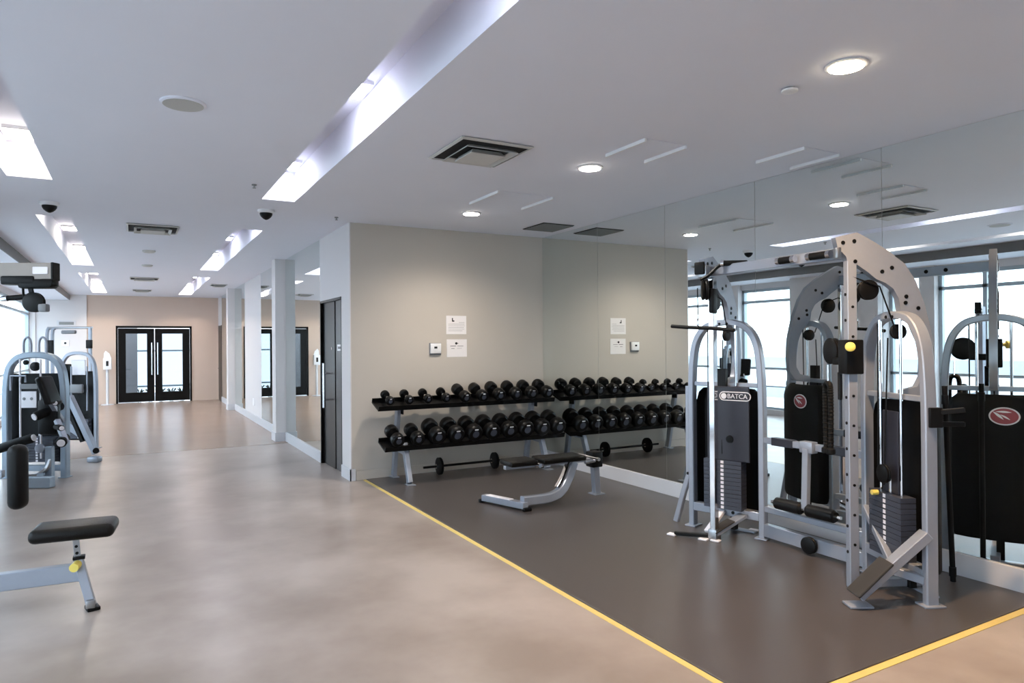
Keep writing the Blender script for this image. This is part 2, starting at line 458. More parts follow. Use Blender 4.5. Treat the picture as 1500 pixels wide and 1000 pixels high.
def square_diffuser(x0, x1, y0, y1, label):
    cx, cy = (x0+x1)/2, (y0+y1)/2; hx, hy = (x1-x0)/2, (y1-y0)/2
    o = thing('ceiling_diffuser', label, 'vent', (cx, cy, Zc), 'square ceiling air diffusers')
    MB().span((cx-hx*.96, cy-hy*.96, Zc-.006), (cx+hx*.96, cy+hy*.96, Zc-.002)).build('recess_shade_plate', M['vent'], o, smooth=False)  # flat plate, ceiling has no hole; recess shade is put into its colour
    def ring(k0, z0, k1, z1):
        q = [(1, 1), (-1, 1), (-1, -1), (1, -1)]
        m = MB()
        A = [V((cx+hx*k0*i, cy+hy*k0*j, z0)) for i, j in q]; B = [V((cx+hx*k1*i, cy+hy*k1*j, z1)) for i, j in q]
        A2 = [p+V((0, 0, .006)) for p in A]; B2 = [p+V((0, 0, .006)) for p in B]
        m._add(A+B+A2+B2, [[i, (i+1) % 4, 4+(i+1) % 4, 4+i] for i in range(4)]+[[8+i, 8+(i+1) % 4, 12+(i+1) % 4, 12+i] for i in range(4)]
               + [[i, (i+1) % 4, 8+(i+1) % 4, 8+i] for i in range(4)]+[[4+i, 4+(i+1) % 4, 12+(i+1) % 4, 12+i] for i in range(4)])
        return m
    ring(1., Zc-.012, .93, Zc-.02).build('outer_frame', M['ventwhite'], o, smooth=False)
    ring(.72, Zc-.045, .62, Zc-.022).build('cone', M['ventwhite'], o, smooth=False)
    m = ring(.47, Zc-.055, .40, Zc-.03); m.span((cx-hx*.47, cy-hy*.47, Zc-.057), (cx+hx*.47, cy+hy*.47, Zc-.05)); m.build('centre_plate', M['ventwhite'], o, smooth=False)
square_diffuser(2.0, 2.58, 4.28, 4.9, 'big square stepped air diffuser between trough and downlights')
square_diffuser(-.06, .5, 9.1, 9.7, 'square air diffuser in the corridor ceiling nearest the round speaker')
square_diffuser(-.05, .49, 16.1, 16.6, 'second air diffuser down the corridor ceiling, midway to the doors')
square_diffuser(0., .43, 19.55, 19.95, 'farthest small air diffuser in the corridor ceiling near the double doors')
square_diffuser(1.6, 1.95, 17.2, 17.6, 'pale air diffuser far down the corridor beside the right trough')

def flush_panel(x0, x1, y0, y1, label):
    cx, cy = (x0+x1)/2, (y0+y1)/2
    o = thing('ceiling_access_panel', label, 'ceiling panel', (cx, cy, Zc), 'flush ceiling panels with white edge strips')
    MB().span((x0+.02, y0, Zc-.006), (x1-.02, y1, Zc-.001)).build('panel', M['ceiling'], o, smooth=False)
    for x in (x0, x1): MB().span((x-.009, y0, Zc-.026), (x+.009, y1, Zc-.001)).build('edge_strip', M['plastic'], o, smooth=False)
flush_panel(3.02, 3.63, 5.66, 6.28, 'flush ceiling panel with white edge strips beside the farthest downlight')
flush_panel(3.18, 3.56, 3.74, 4.2, 'flush ceiling panel with white edge strips beside the middle downlight')
flush_panel(4.37, 4.77, 3.35, 3.8, 'flush ceiling panel with white edge strips close to the mirror')
o = thing('ceiling_grille', 'dark grey square air grille by the corner of beige wall and mirror', 'vent', (4.5, 7.15, Zc))
MB().span((4.3, 6.92, Zc-.008), (4.74, 7.42, Zc-.001)).build('grille_back', M['vent'], o, smooth=False)
g = MB()
for k in range(12): g.span((4.31, 6.93+k*.041, Zc-.016), (4.73, 6.952+k*.041, Zc-.008))
g.build('blades', M['greyvent'], o, smooth=False)

o = thing('ceiling_speaker', 'round grey ceiling speaker over the corridor', 'speaker', (.27, 4.49, Zc))
MB().lathe((.27, 4.49, Zc), (.27, 4.49, Zc-.012), [(0, .128), (.6, .126), (1, .116)], 40).build('rim', M['ceiling'], o)
MB().cyl((.27, 4.49, Zc-.010), (.27, 4.49, Zc-.014), .112, 40).build('grille', M['spk'], o)
for x, y, lb in ((-.72, 8.17, 'black dome camera beside the left ceiling trough'), (1.25, 7.62, 'black dome camera just past the right ceiling trough')):
    o = thing('dome_camera', lb, 'camera', (x, y, Zc), 'black dome ceiling cameras')
    MB().lathe((x, y, Zc), (x, y, Zc-.035), [(0, .085), (.7, .085), (1, .07)], 24).build('base', M['plastic'], o)
    MB().lathe((x, y, Zc-.033), (x, y, Zc-.105), [(0, .066), (.3, .064), (.6, .05), (.85, .03), (1, .008)], 24).build('dome', M['black'], o)
o = thing('smoke_detector', 'small white round detector beside the warm downlight', 'smoke detector', (3.29, 2.62, Zc))
MB().lathe((3.29, 2.62, Zc), (3.29, 2.62, Zc-.012), [(0, .03), (1, .03)], 20).build('gap_ring', M['greyvent'], o)
MB().lathe((3.29, 2.62, Zc-.011), (3.29, 2.62, Zc-.026), [(0, .045), (.6, .045), (1, .034)], 24).build('cover', M['plastic'], o)
for x, y, lb in ((.22, 11.63, 'small pale ceiling disc past the first corridor diffuser'), (.23, 13.67, 'small pale ceiling disc halfway down the corridor, before the second diffuser')):
    o = tag(MB().lathe((x, y, Zc), (x, y, Zc-.03), [(0, .09), (.5, .09), (1, .07)], 20).build('ceiling_detector', M['ventwhite']), lb, 'smoke detector')
for x, y, lb in ((.96, 6.46, 'tiny dark sprinkler head left of the nearest right trough'), (2.02, 7.69, 'tiny dark sprinkler head near the corner of the beige wall')):
    o = MB(); o.cyl((x, y, Zc), (x, y, Zc-.008), .022, 12); o.cyl((x, y, Zc-.008), (x, y, Zc-.03), .007, 8); o.cyl((x, y, Zc-.03), (x, y, Zc-.033), .016, 12)
    tag(o.build('sprinkler', M['greyvent']), lb, 'sprinkler')

# ------------------------------------------------------------------ wall things
def notice(x0, x1, z0, z1, label, kind):
    y = YB
    o = thing('wall_notice', label, 'sign', ((x0+x1)/2, y, z0), 'white paper notices on the beige wall')
    MB().span((x0, y-.004, z0), (x1, y, z1), bev=.001).build('sheet', M['paper'], o, smooth=False)
    W = x1-x0; H = z1-z0
    m = MB(); k = MB()
    if kind == 0:
        k.span((x0+W*.28, y-.0055, z0+H*.68), (x0+W*.33, y-.004, z0+H*.88)); k.span((x0+W*.33, y-.0055, z0+H*.68), (x0+W*.40, y-.004, z0+H*.75))
        for q, (a, b) in enumerate(((.62, .9), (.1, .9), (.1, .92), (.1, .88), (.1, .9), (.1, .8))):
            m.span((x0+W*a, y-.005, z0+H*(.63-.09*q)), (x0+W*b, y-.004, z0+H*(.645-.09*q)))
    else:
        k.lathe((x0+W*.47, y-.004, z0+H*.77), (x0+W*.47, y-.0055, z0+H*.77), [(0, .016), (1, .016)], 16); k.span((x0+W*.5, y-.0055, z0+H*.76), (x0+W*.58, y-.004, z0+H*.785))
        m.span((x0+W*.17, y-.005, z0+H*.60), (x0+W*.46, y-.004, z0+H*.64)); m.span((x0+W*.52, y-.005, z0+H*.60), (x0+W*.82, y-.004, z0+H*.63))
        m.span((x0+W*.22, y-.005, z0+H*.46), (x0+W*.38, y-.004, z0+H*.49)); m.span((x0+W*.5, y-.005, z0+H*.48), (x0+W*.75, y-.004, z0+H*.495))
    m.build('printed_lines', M['ink'], o, smooth=False); k.build('printed_emblem', M['inkblack'], o, smooth=False)
notice(3.47, 3.75, 1.73, 1.965, 'upper white notice sheet with a small black boot-like emblem', 0)
notice(3.475, 3.755, 1.44, 1.665, 'lower white notice sheet with a black oval mark, beside the thermostat', 1)
o = thing('thermostat', 'small white thermostat box left of the lower notice', 'thermostat', (3.315, YB, 1.45))
MB().span((3.235, YB-.012, 1.47), (3.395, YB, 1.62), bev=.003).build('backplate', M['dgrey'], o, smooth=False)
MB().span((3.245, YB-.04, 1.49), (3.385, YB-.01, 1.615), bev=.006).build('case', M['plastic'], o)
MB().span((3.29, YB-.042, 1.55), (3.33, YB-.039, 1.575)).build('display', M['inkblack'], o, smooth=False)
x, y = -.62, 21.95
o = thing('sanitizer_stand', 'white hand sanitizer dispenser on a slim stand left of the double doors', 'dispenser', (x, y, 0))
MB().lathe((x, y, 0), (x, y, .02), [(0, .16), (.7, .16), (1, .13)], 24).build('base', M['trim'], o)
MB().cyl((x, y, .02), (x, y, 1.0), .035, 12).build('pole', M['trim'], o)
dp = MB().span((x-.1, y-.08, .98), (x+.1, y+.05, 1.30), bev=.015).build('dispenser', M['plastic'], o)
MB().span((x-.03, y-.084, 1.08), (x+.03, y-.079, 1.22)).build('window_slot', M['inkblack'], dp, smooth=False)
MB().prism([(-.09, 0), (.09, 0), (.05, .12), (-.04, .2), (-.08, .14)], (x, y+.04, 1.30), (1, 0, 0), (0, 0, 1), (0, 1, 0), .008).build('sign', M['plastic'], o, smooth=False)
o = thing('wall_vent', 'dark grille in white frame high on the far left wall', 'vent', (-1.58, YF-.04, 2.2))
MB().span((-1.8, YF-.06, 2.18), (-1.36, YF-.04, 2.34)).build('frame', M['trim'], o, smooth=False)
MB().span((-1.75, YF-.066, 2.22), (-1.41, YF-.058, 2.30)).build('grille', M['greyvent'], o, smooth=False)
o = thing('wall_control', 'small white wall plate with a black button on the far left wall', 'switch', (-1.61, YF-.04, 1.63))
MB().span((-1.7, YF-.055, 1.63), (-1.52, YF-.04, 1.80), bev=.004).build('plate', M['plastic'], o, smooth=False)
MB().cyl((-1.61, YF-.055, 1.72), (-1.61, YF-.065, 1.72), .03, 12).build('button', M['inkblack'], o)
o = thing('wall_outlet', 'white power outlet low on the corridor wall between mirrors', 'outlet', (XW-.0, 15.4, .3))
MB().span((XW-.008, 15.3, .33), (XW, 15.5, .48), bev=.002).build('plate', M['plastic'], o, smooth=False)

# ------------------------------------------------------------------ dumbbell rack, dumbbells, barbell
RX0, RX1 = 2.46, 4.86
rk = thing('dumbbell_rack', 'two tier black dumbbell rack on silver legs against the beige wall', 'rack', (3.65, 7.6, .009))
def tier(name, yc, zc, tilt=.32, dep=.26):
    m = MB(); ct, st = math.cos(tilt), math.sin(tilt)
    def P(t, h): return (yc + t*ct - h*st, zc + t*st + h*ct)
    # sheet with raised lips, as a swept profile along x
    pr = [P(-dep/2, .018), P(-dep/2, -.04), P(dep/2, -.04), P(dep/2, .018), P(dep/2-.012, .018), P(dep/2-.012, -.022), P(-dep/2+.012, -.022), P(-dep/2+.012, .018)]
    m._add([(RX0, a, b) for a, b in pr]+[(RX1, a, b) for a, b in pr], [[i, (i+1) % 8, 8+(i+1) % 8, 8+i] for i in range(8)]+[[0, 1, 6, 7], [1, 2, 5, 6], [2, 3, 4, 5], [8, 9, 14, 15], [9, 10, 13, 14], [10, 11, 12, 13]])
    o = m.build(name, M['black'], rk, smooth=False)
    return P
UP = tier('upper_tray', 7.70, .915); LP = tier('lower_tray', 7.47, .475)
for x in (2.74, 4.58):
    rear = MB().bar((x, 7.87, .03), (x, 7.70, .88), .05, .075, up=(0, 1, 0)).build('rear_post', M['silver'], rk)
    MB().box((x, 7.86, .0155), (.09, .13, .012), bev=.003).build('foot_plate', M['silver'], rear)
    fl = MB().bar((x, 7.33, .03), (x, 7.50, .46), .055, .075, up=(0, 1, 0)).build('front_leg', M['silver'], rk)
    MB().box((x, 7.32, .0155), (.09, .13, .012), bev=.003).build('foot_plate', M['silver'], fl)
    MB().bar((x, 7.46, .36), (x, 7.80, .38), .05, .06).build('cross_strut', M['silver'], rk)
    for yy, zz in ((7.50, .41), (7.68, .83)): MB().box((x+.035, yy, zz), (.012, .10, .10)).build('bracket', M['black'], rk, smooth=False)

def dumbbell(r, L):
    """axis along local y, centre at origin"""
    o = bpy.data.objects.new('dumbbell', None); COL.objects.link(o); o.location = (0, 0, 0)
    hl = .062
    MB().lathe((0, -hl, 0), (0, hl, 0), [(0, .015), (.3, .0165), (.5, .0175), (.7, .0165), (1, .015)], 14).build('handle', M['chrome'], o)
    for s_ in (-1, 1):
        a = V((0, s_*hl, 0)); b = V((0, s_*(hl+L), 0))
        hd = MB().lathe(a, b, [(0, r*.78), (.12, r*.97), (.25, r), (.72, r), (.88, r*.95), (1, r*.8)], 22).build('head', M['iron'], o)
        e = MB(); c = V((0, s_*(hl+L), 0)); t = V((0, s_*.002, 0))
        e.lathe(c-t, c+t, [(0, r*.42), (1, r*.42)], 16)
        e.build('end_cap', M['plate'], hd)
        n_ = MB(); n_.box(c+t+V((r*.0, 0, r*.58)), (r*.45, .002, r*.13)); n_.build('glint_mark', M['label'], hd, smooth=False)  # small pale mark painted on as a glint
    return o
protos = {}
order = ['first', 'second', 'third', 'fourth', 'fifth', 'sixth', 'seventh', 'eighth', 'ninth', 'tenth']
def place_dumbbell(r, L, x, y, z, tilt, label, group):
    key = (round(r, 4), L)
    if key not in protos:
        o = protos[key] = dumbbell(r, L)
    else:
        src = protos[key]; o = src.copy(); COL.objects.link(o)
        for ch in src.children:
            c_ = ch.copy(); COL.objects.link(c_); c_.parent = o
            for g_ in ch.children:
                d_ = g_.copy(); COL.objects.link(d_); d_.parent = c_
    o.location = (x, y, z); o.rotation_euler = (tilt, 0, 0)
    tag(o, label, 'dumbbell', group)
ru = [.053, .054, .055, .057, .070, .072, .078, .079, .080, .081]
rl = [.078, .080, .100, .101, .102, .103, .104, .105, .106, .107]
for i in range(10):
    x = 2.60+i*.236; y, z = UP(0, ru[i]+.019)
    e = ' at the left end' if i == 0 else (' at the mirror end' if i == 9 else '')
    place_dumbbell(ru[i], .062+.05*(ru[i] > .06), x, y, z, .32, 'black round dumbbell, %s from the left on the upper rack tier%s' % (order[i], e), 'dumbbells on the upper rack tier')
for i in range(10):
    x = 2.60+i*.2365; y, z = LP(0, rl[i]+.019)
    e = ' at the left end' if i == 0 else (' at the mirror end' if i == 9 else '')
    place_dumbbell(rl[i], .10+.02*(rl[i] > .09), x, y, z, .32, 'large black dumbbell, %s from the left on the lower rack tier%s' % (order[i], e), 'dumbbells on the lower rack tier')

bl = thing('barbell', 'short straight barbell with two small plates on the floor under the rack', 'barbell', (3.65, 7.72, .009))
zb = .009+.105
MB().cyl((3.06, 7.72, zb), (4.28, 7.72, zb), .0145, 12).build('bar', M['black'], bl)
for x in (3.27, 4.03):
    pl = MB().lathe((x-.02, 7.72, zb), (x+.02, 7.72, zb), [(0, .088), (.12, .105), (.3, .105), (.35, .085), (.65, .085), (.7, .105), (.88, .105), (1, .088)], 28).build('weight_plate', M['iron'], bl)
    MB().cyl((x-.045, 7.72, zb), (x+.045, 7.72, zb), .028, 14).build('collar', M['chrome'], pl)

# ------------------------------------------------------------------ flat bench on the mat
bn = thing('weight_bench', 'silver framed adjustable bench with black pads in front of the rack', 'bench', (3.7, 5.75, .009))
def pad(name, cx, cy, cz, L, W, H, rot, m, parent, tilt=0., bev=.03):
    R = Matrix.Rotation(rot, 3, 'Z') @ Matrix.Rotation(tilt, 3, 'Y')
    return MB().box((cx, cy, cz), (L, W, H), R, bev, 4).build(name, m, parent)
by = 5.78
pad('seat_pad', 3.30, by+.03, .445, .30, .27, .055, -.04, M['vinyl'], bn, bev=.02)
pad('back_pad', 3.75, by, .445, .50, .27, .055, -.04, M['vinyl'], bn, bev=.02)
MB().bar((3.14, by+.03, .40), (4.22, by-.01, .40), .05, .035).build('pad_rail', M['silver'], bn)
hg = MB(); hg.cyl((3.47, by-.10, .41), (3.47, by+.16, .41), .022, 12); hg.build('hinge_tube', M['chrome'], bn)
sp = smoothpath([(3.25, by-.12, .095), (3.56, by-.10, .09), (3.73, by-.06, .13), (3.85, by-.02, .25), (3.93, by+.01, .385)], 6)
MB().rect(sp, .07, .09, (.0, 1, 0)).build('main_tube', M['silver'], bn)
ap = MB(); ap.rect(smoothpath([(3.68, by-.06, .17), (3.77, by-.03, .265), (3.86, by-.0, .40)], 5), .05, .025, (0, 1, 0)); ap.build('adjuster_plate', M['chrome'], bn)
ft = MB().bar((3.08, by+.36, .06), (3.26, by-.17, .06), .075, .06).build('front_crossbar', M['silver'], bn)
tp = MB().bar((3.10, by+.31, .092), (3.20, by+.0, .092), .066, .006).build('name_plate', M['label'], ft)
for t, y in ((3.075, by+.37), (3.265, by-.185)): MB().box((t, y, .026), (.085, .045, .034), bev=.008).build('rubber_foot', M['black'], ft)
rp = MB().bar((4.27, by+.08, .02), (4.20, by+.02, .40), .07, .07, up=(0, 1, 0)).build('rear_post', M['silver'], bn)
MB().box((4.275, by+.085, .016), (.13, .13, .013), bev=.003).build('foot_plate', M['silver'], rp)
MB().box((4.20, by+.02, .395), (.13, .13, .16), bev=.012).build('pivot_block', M['black'], bn)
MB().cyl((4.13, by-.16, .42), (4.13, by+.2, .42), .018, 10).build('roller_axle', M['chrome'], bn)
MB().cyl((4.0, by-.10, .395), (4.12, by-.10, .40), .018, 12).build('adjuster_pin', M['chrome'], bn)

# ------------------------------------------------------------------ stack station shared by the gyms
def station_T(cx, cy, ang): return Matrix.Translation((cx, cy, 0)) @ Matrix.Rotation(math.radians(ang), 4, 'Z')

ARCH = [(-.41, 2.255), (-.265, 2.288), (-.15, 2.227), (-.05, 2.165), (.054, 2.086), (.127, 1.976), (.185, 1.825), (.217, 1.70), (.237, 1.60), (.245, 1.45), (.235, 1.32), (.18, 1.245), (.03, 1.225),
        (.03, 1.275), (.13, 1.295), (.165, 1.36), (.172, 1.48), (.155, 1.58), (.10, 1.70), (.023, 1.78), (.01, 1.865), (-.026, 1.927), (-.076, 1.963), (-.14, 1.989), (-.195, 2.033), (-.268, 2.082), (-.323, 2.082), (-.34, 2.134), (-.395, 2.19)]
BOLTS = [(-.36, 2.23), (-.285, 2.24), (-.28, 2.11), (-.10, 2.045), (-.035, 2.07), (.06, 1.885), (.055, 1.845), (.14, 1.81)]

def u_frame(T, parent, m, hw=.31, top=1.765, w=.076, t=.05, z0=0.009, name='stack_frame'):
    k = top/1.765
    half = [(hw, z0), (hw, .6*k), (hw, 1.1*k), (hw*.965, 1.4*k), (hw*.855, 1.6*k), (hw*.6, 1.72*k), (hw*.26, 1.76*k)]
    pts = [(x, 0, z) for x, z in half]+[(0, 0, top)]+[(-x, 0, z) for x, z in half[::-1]]
    o = MB(T).rect(smoothpath(pts, 5), w, t, (0, 1, 0)).build(name, m, parent)
    for s_ in (-1, 1): MB(T).box((s_*hw, 0, z0+.006), (.10, .13, .012), bev=.003).build('foot_plate', m, o)
    return o

def shroud(T, parent, hw=.285, z0=.2, z1=1.12, emblem=True):
    base = [(-1, 0.03), (-1, .07), (-.90, .115), (-.60, .145), (-.2, .155), (.2, .155), (.60, .145), (.90, .115), (1, .07), (1, 0.03)]
    inner = [(x*.955, y-.012) for x, y in base[::-1]]
    prof = base+inner
    rings = []
    for z, k in ((z0-.03, .93), (z0, 1.), (z1-.02, 1.), (z1+.05, .93), (z1+.09, .78)):
        rings.append([V((x*hw*k, .03+(y-.03)*(k if z > z1 else 1.) if y > .06 else y, z)) for x, y in prof])
    s_ = MB(T).loft(rings)
    o = s_.build('shroud', M['shroud'], parent)
    if emblem:
        cx, cz, y = .06, z1-.06, .156
        def ell(a, b, yy, n=36): return [(a*math.cos(2*PI*i/n), b*math.sin(2*PI*i/n)) for i in range(n)]
        rim = MB(T).prism(ell(.092, .064, 0), (cx, y, cz), (1, 0, 0), (0, 0, 1), (0, 1, 0), .004).build('emblem_rim', M['label'], o, smooth=False)
        MB(T).prism(ell(.082, .055, 0), (cx, y+.0015, cz), (1, 0, 0), (0, 0, 1), (0, 1, 0), .005).build('emblem', M['red'], o, smooth=False)
        sw = MB(T)
        for dx, dz, L, th, ang in ((-.004, .030, .095, .016, -.03), (-.036, .004, .085, .021, -.72), (.004, -.006, .07, .014, -.55)):
            n = 8; up_ = [(-L/2+L*i/n, th*math.sin(PI*i/n)*.5) for i in range(n+1)]; dn = [(a, -b*.6) for a, b in up_[::-1]][1:-1]
            ca, sa = math.cos(ang), math.sin(ang)
            sw.prism([(dx+a*ca-b*sa, dz+a*sa+b*ca) for a, b in up_+dn], (cx, y+.003, cz), (1, 0, 0), (0, 0, 1), (0, 1, 0), .006)
        sw.build('emblem_swoosh', M['label'], o, smooth=False)
    return o

def weight_stack(T, parent, x0=-.165, x1=.165, y0=-.085, y1=.015, z0=.215, n=12, h=.031):
    m = MB(T)
    for k in range(n): m.span((x0, y0, z0+k*(h+.003)), (x1, y1, z0+k*(h+.003)+h))
    o = m.build('weight_stack', M['plate'], parent, smooth=False)
    cx = (x0+x1)/2
    s_ = MB(T)
    for k in range(n): s_.span((cx-.013, y0-.0015, z0+k*(h+.003)+.004), (cx+.013, y0, z0+k*(h+.003)+h-.004))
    s_.build('number_strip', M['label'], o, smooth=False)
    top = z0+n*(h+.003)
    MB(T).cyl((cx, (y0+y1)/2, top), (cx, (y0+y1)/2, top+.09), .016, 12).build('selector_rod', M['chrome'], o)
    MB(T).cyl((cx-.07, y0-.04, top-.012), (cx-.07, y0, top-.012), .017, 12).build('selector_pin', M['yellow'], o)
    return o, top

def pulley(T, c, ax, r, w, parent, name='pulley', m=None):
    c = V(c); ax = V(ax).normalized()
    return MB(T).lathe(c-ax*w/2, c+ax*w/2, [(0, r*.86), (.12, r), (.32, r), (.5, r*.9), (.68, r), (.88, r), (1, r*.86)], 26).build(name, m or M['black'], parent)

def holes(T, parent, pts, ax, r=.011, d=.004):
    ax = V(ax)
    for p in pts: MB(T).cyl(V(p)-ax*.001, V(p)+ax*d, r, 12).build('bolt', M['black'], parent)

# ------------------------------------------------------------------ big multi gym by the mirror
G = thing('multi_gym', 'silver two-stack cable gym with arched heads standing by the mirror', 'gym machine', (4.3, 3.4, .009))
TA = station_T(4.36, 4.135, -71.9); TB = station_T(4.305, 2.64, -114.9)
for T, which in ((TA, 'A'), (TB, 'B')):
    u = u_frame(T, G, M['silver'])
    s_ = MB(T).prism(ARCH, (0, 0, .009), (0, 1, 0), (0, 0, 1), (1, 0, 0), .05).build('arched_spine', M['silver'], G)
    for sd in (-1, 1): holes(T, s_, [(sd*.025, a, b) for a, b in BOLTS], (sd, 0, 0), .013)
    rp0 = MB(T).bar((.03, .07, .02), (.03, .07, .30), .05, .05, up=(0, 1, 0)).build('rear_post', M['black'], G)
    MB(T).box((.03, .11, .016), (.34, .06, .014), bev=.003).build('foot_plate', M['silver'], rp0)
    MB(T).bar((-.28, .0, 1.245), (.28, .0, 1.245), .04, .035).build('cross_tie', M['silver'], G)
    holes(T, u, [(x, -.038, 1.755) for x in (-.035, .03)], (0, -1, 0), .011)
    MB(T).bar((-.29, 0, .185), (.29, 0, .185), .075, .07).build('base_beam', M['silver'], G)
    # front column with peg holes
    cb = .06 if which == 'A' else .02; fx = .035 if which == 'A' else 0.
    col = MB(T).bar((fx, -.30, cb), (fx, -.30, 2.12), .046 if which == 'A' else .052, .062, up=(0, 1, 0)).build('front_column', M['chrome'] if which == 'A' else M['silver'], G)
    if which == 'B': holes(T, col, [(.0, -.331, .25+k*.165) for k in range(11)], (0, -1, 0), .010)
    if which == 'B': holes(T, col, [(.026, -.30, .3+k*.19) for k in range(9)], (1, 0, 0), .009)
    shroud(T, G)
    ws, top = weight_stack(T, G)
    for x in (-.105, .105): MB(T).cyl((x, -.035, .2), (x, -.035, 1.74), .0095, 10).build('guide_rod', M['chrome'], G)
    if which == 'A':
        pn = MB(T).span((-.13, -.085, .62), (.235, -.065, 1.235), bev=.006).build('front_panel', M['panel'], G, smooth=False)
        MB(T).span((-.06, -.07, 1.22), (.03, -.03, 1.38)).build('upper_cover', M['black'], pn, smooth=False)
        # nameplate: outlined lozenge, round mark, lettering
        nm = MB(T); n = 10; a, b = .098, .034
        pts = [(a+b*math.cos(t), b*math.sin(t)) for t in [-PI/2+PI*i/n for i in range(n+1)]]+[(-a+b*math.cos(t), b*math.sin(t)) for t in [PI/2+PI*i/n for i in range(n+1)]]
        nm.tube([(.118+x, -.087, 1.155+z) for x, z in pts], .0042, 6, closed=True)
        nm.build('nameplate_outline', M['label'], pn)
        rg = MB(T).cyl((.022, -.084, 1.155), (.022, -.089, 1.155), .024, 20); rg.build('nameplate_mark', M['label'], pn)
        TT = T @ Matrix.Translation((.138, -.087, 1.154)) @ Matrix.Rotation(PI/2, 4, 'X')
        text('nameplate_lettering', 'BATCA', .054, TT, M['label'], pn)
        MB(T).lathe((.07, -.095, .80), (.07, -.085, .80), [(0, .03), (1, .033)], 18).build('peep_window', M['black'], pn)
    else:
        pn = MB(T).span((-.075, -.045, .62), (.085, -.03, 1.15), bev=.005).build('front_panel', M['panel'], G, smooth=False)
        pulley(T, (.02, -.10, .75), (0, 1, 0), .06, .03, G)
    # head pulleys and cables
    if which == 'A': pulley(T, (.02, -.40, 2.02), (1, .6, 0), .085, .055, G)
    pulley(T, (0, -.18, 1.93), (1, 0, 0), .065, .04, G)
    pulley(T, (0, .02, 1.66), (1, 0, 0), .05, .035, G)
    hd = MB(T); hd.box((0.01, -.39, 2.165), (.075, .08, .10) if which == 'A' else (.055, .03, .07), bev=.008); hd.build('head_bracket', M['steel'], G)
    cab = MB(T); cab.tube([(0, -.085, top+.05), (0, -.05, 1.62)], .005, 6)
    if which == chr(65): cab.tube([(0, -.48, 1.80), (0, -.484, 2.03)], .005, 6)
    cab.tube([(.03, -.02, 1.68), (.03, -.12, 1.95), (.02, -.32, 2.02)], .005, 6); cab.tube([(-.15, -.02, 1.72), (-.15, -.03, .70)], .005, 6)
    cab.build('cable', M['black'], G)
# station A extras
hb = MB(TA); hb.box((-.005, -.435, 2.19), (.085, .03, .10), bev=.01); hb.build('head_cap', M['black'], G)
arm = MB(TA).tube(smoothpath([(0, -.43, 2.10), (.07, -.43, 2.13), (.14, -.42, 2.19), (.19, -.41, 2.215)], 5), .014, 8).build('grip_arm', M['black'], G)
gp = MB(TA).cyl((.19, -.41, 2.215), (.36, -.38, 2.205), .022, 14).build('pull_up_grip', M['grip'], G)
MB(TA).cyl((.165, -.414, 2.217), (.19, -.41, 2.215), .026, 14).build('end_cap', M['chrome'], gp)
cb = MB(TA).box((.07, -.36, 1.93), (.04, .09, .20), bev=.015).build('pulley_housing', M['black'], G)
# front foot of A with slanted foot pedal
fo = MB(TA).box((.035, -.30, .056), (.07, .09, .09), bev=.006).build('column_foot', M['steel'], G)
for p in ((-.29, -.40), (-.03, -.36), (.06, -.33), (.16, .16)): MB(TA).box((p[0], p[1], .017), (.075, .055, .014), bev=.004).build('foot_plate', M['label'], fo)
MB(TA).bar((-.27, -.40, .03), (0, -.32, .04), .03, .03).build('front_outrigger', M['black'], G)
br = MB(TA).bar((.02, -.32, .05), (.16, -.04, .18), .09, .03).build('foot_brace', M['silver'], G)
MB(TA).bar((.025, -.325, .075), (.11, -.155, .153), .10, .012).build('foot_grip', M['footgrip'], br)
MB(TA).bar((-.02, -.04, .19), (-.05, -.26, .05), .055, .03).build('base_gusset', M['label'], G)
holes(TA, G, [(x, -.037, .185) for x in (-.08, .07)], (0, -1, 0), .014)
# splayed outer bar on the left of A
sb = MB(TA).rect([(-.345, .0, 1.22), (-.345, 0, .80), (-.345, -.0, .45), (-.40, -.0, .28), (-.475, .0, .02)], .05, .045, (0, 1, 0)).build('splayed_side_bar', M['silver'], G)
holes(TA, sb, [(-.345, -.025, .46)], (0, -1, 0), .013)
# station B extras
car = MB(TB).box((0, -.30, 1.50), (.105, .115, .22), bev=.008).build('carriage', M['black'], G)
pulley(TB, (-.20, -.31, 1.535), (0, 1, 0), .088, .05, G)
MB(TB).box((-.09, -.31, 1.47), (.14, .05, .05), bev=.006).build('carriage_arm', M['black'], car)
MB(TB).lathe((.052, -.34, 1.565), (.10, -.36, 1.565), [(0, .014), (.4, .014), (.5, .03), (.9, .03), (1, .022)], 16).build('yellow_knob', M['yellow'], car)
cl = MB(TB).bar((-.05, -.345, 1.40), (-.05, -.345, 1.22), .028, .02, up=(0, 1, 0)).build('carriage_rail', M['black'], car)
# diagonal foot brace of B, from a floor foot up to the right leg
br = MB().bar((3.80, 2.58, .07), (4.16, 2.37, .44), .085, .055).build('foot_brace', M['silver'], G)
MB().bar((3.762, 2.582, .088), (3.94, 2.481, .285), .15, .016).build('foot_grip', M['footgrip'], br)
MB().box((3.80, 2.575, .017), (.14, .11, .014), Matrix.Rotation(-.5, 3, 'Z'), .004).build('foot_plate', M['silver'], br)
MB(TB).bar((-.30, -.03, .46), (.15, -.125, .19), .04, .045).build('side_brace', M['silver'], G)
MB(TB).bar((.10, -.16, .18), (.30, -.02, .16), .05, .05).build('side_brace', M['silver'], G)
MB(TB).bar((0, -.30, .05), (0, .2, .05), .06, .05).build('floor_beam', M['silver'], G)
hk = MB(TB); hk.box((.33, .02, 1.14), (.05, .08, .12), bev=.006); hk.bar((.33, .03, 1.17), (.40, .16, 1.19), .03, .03); hk.bar((.33, .05, 1.10), (.36, .19, 1.10), .02, .03)
hk.build('bar_hook', M['black'], G)
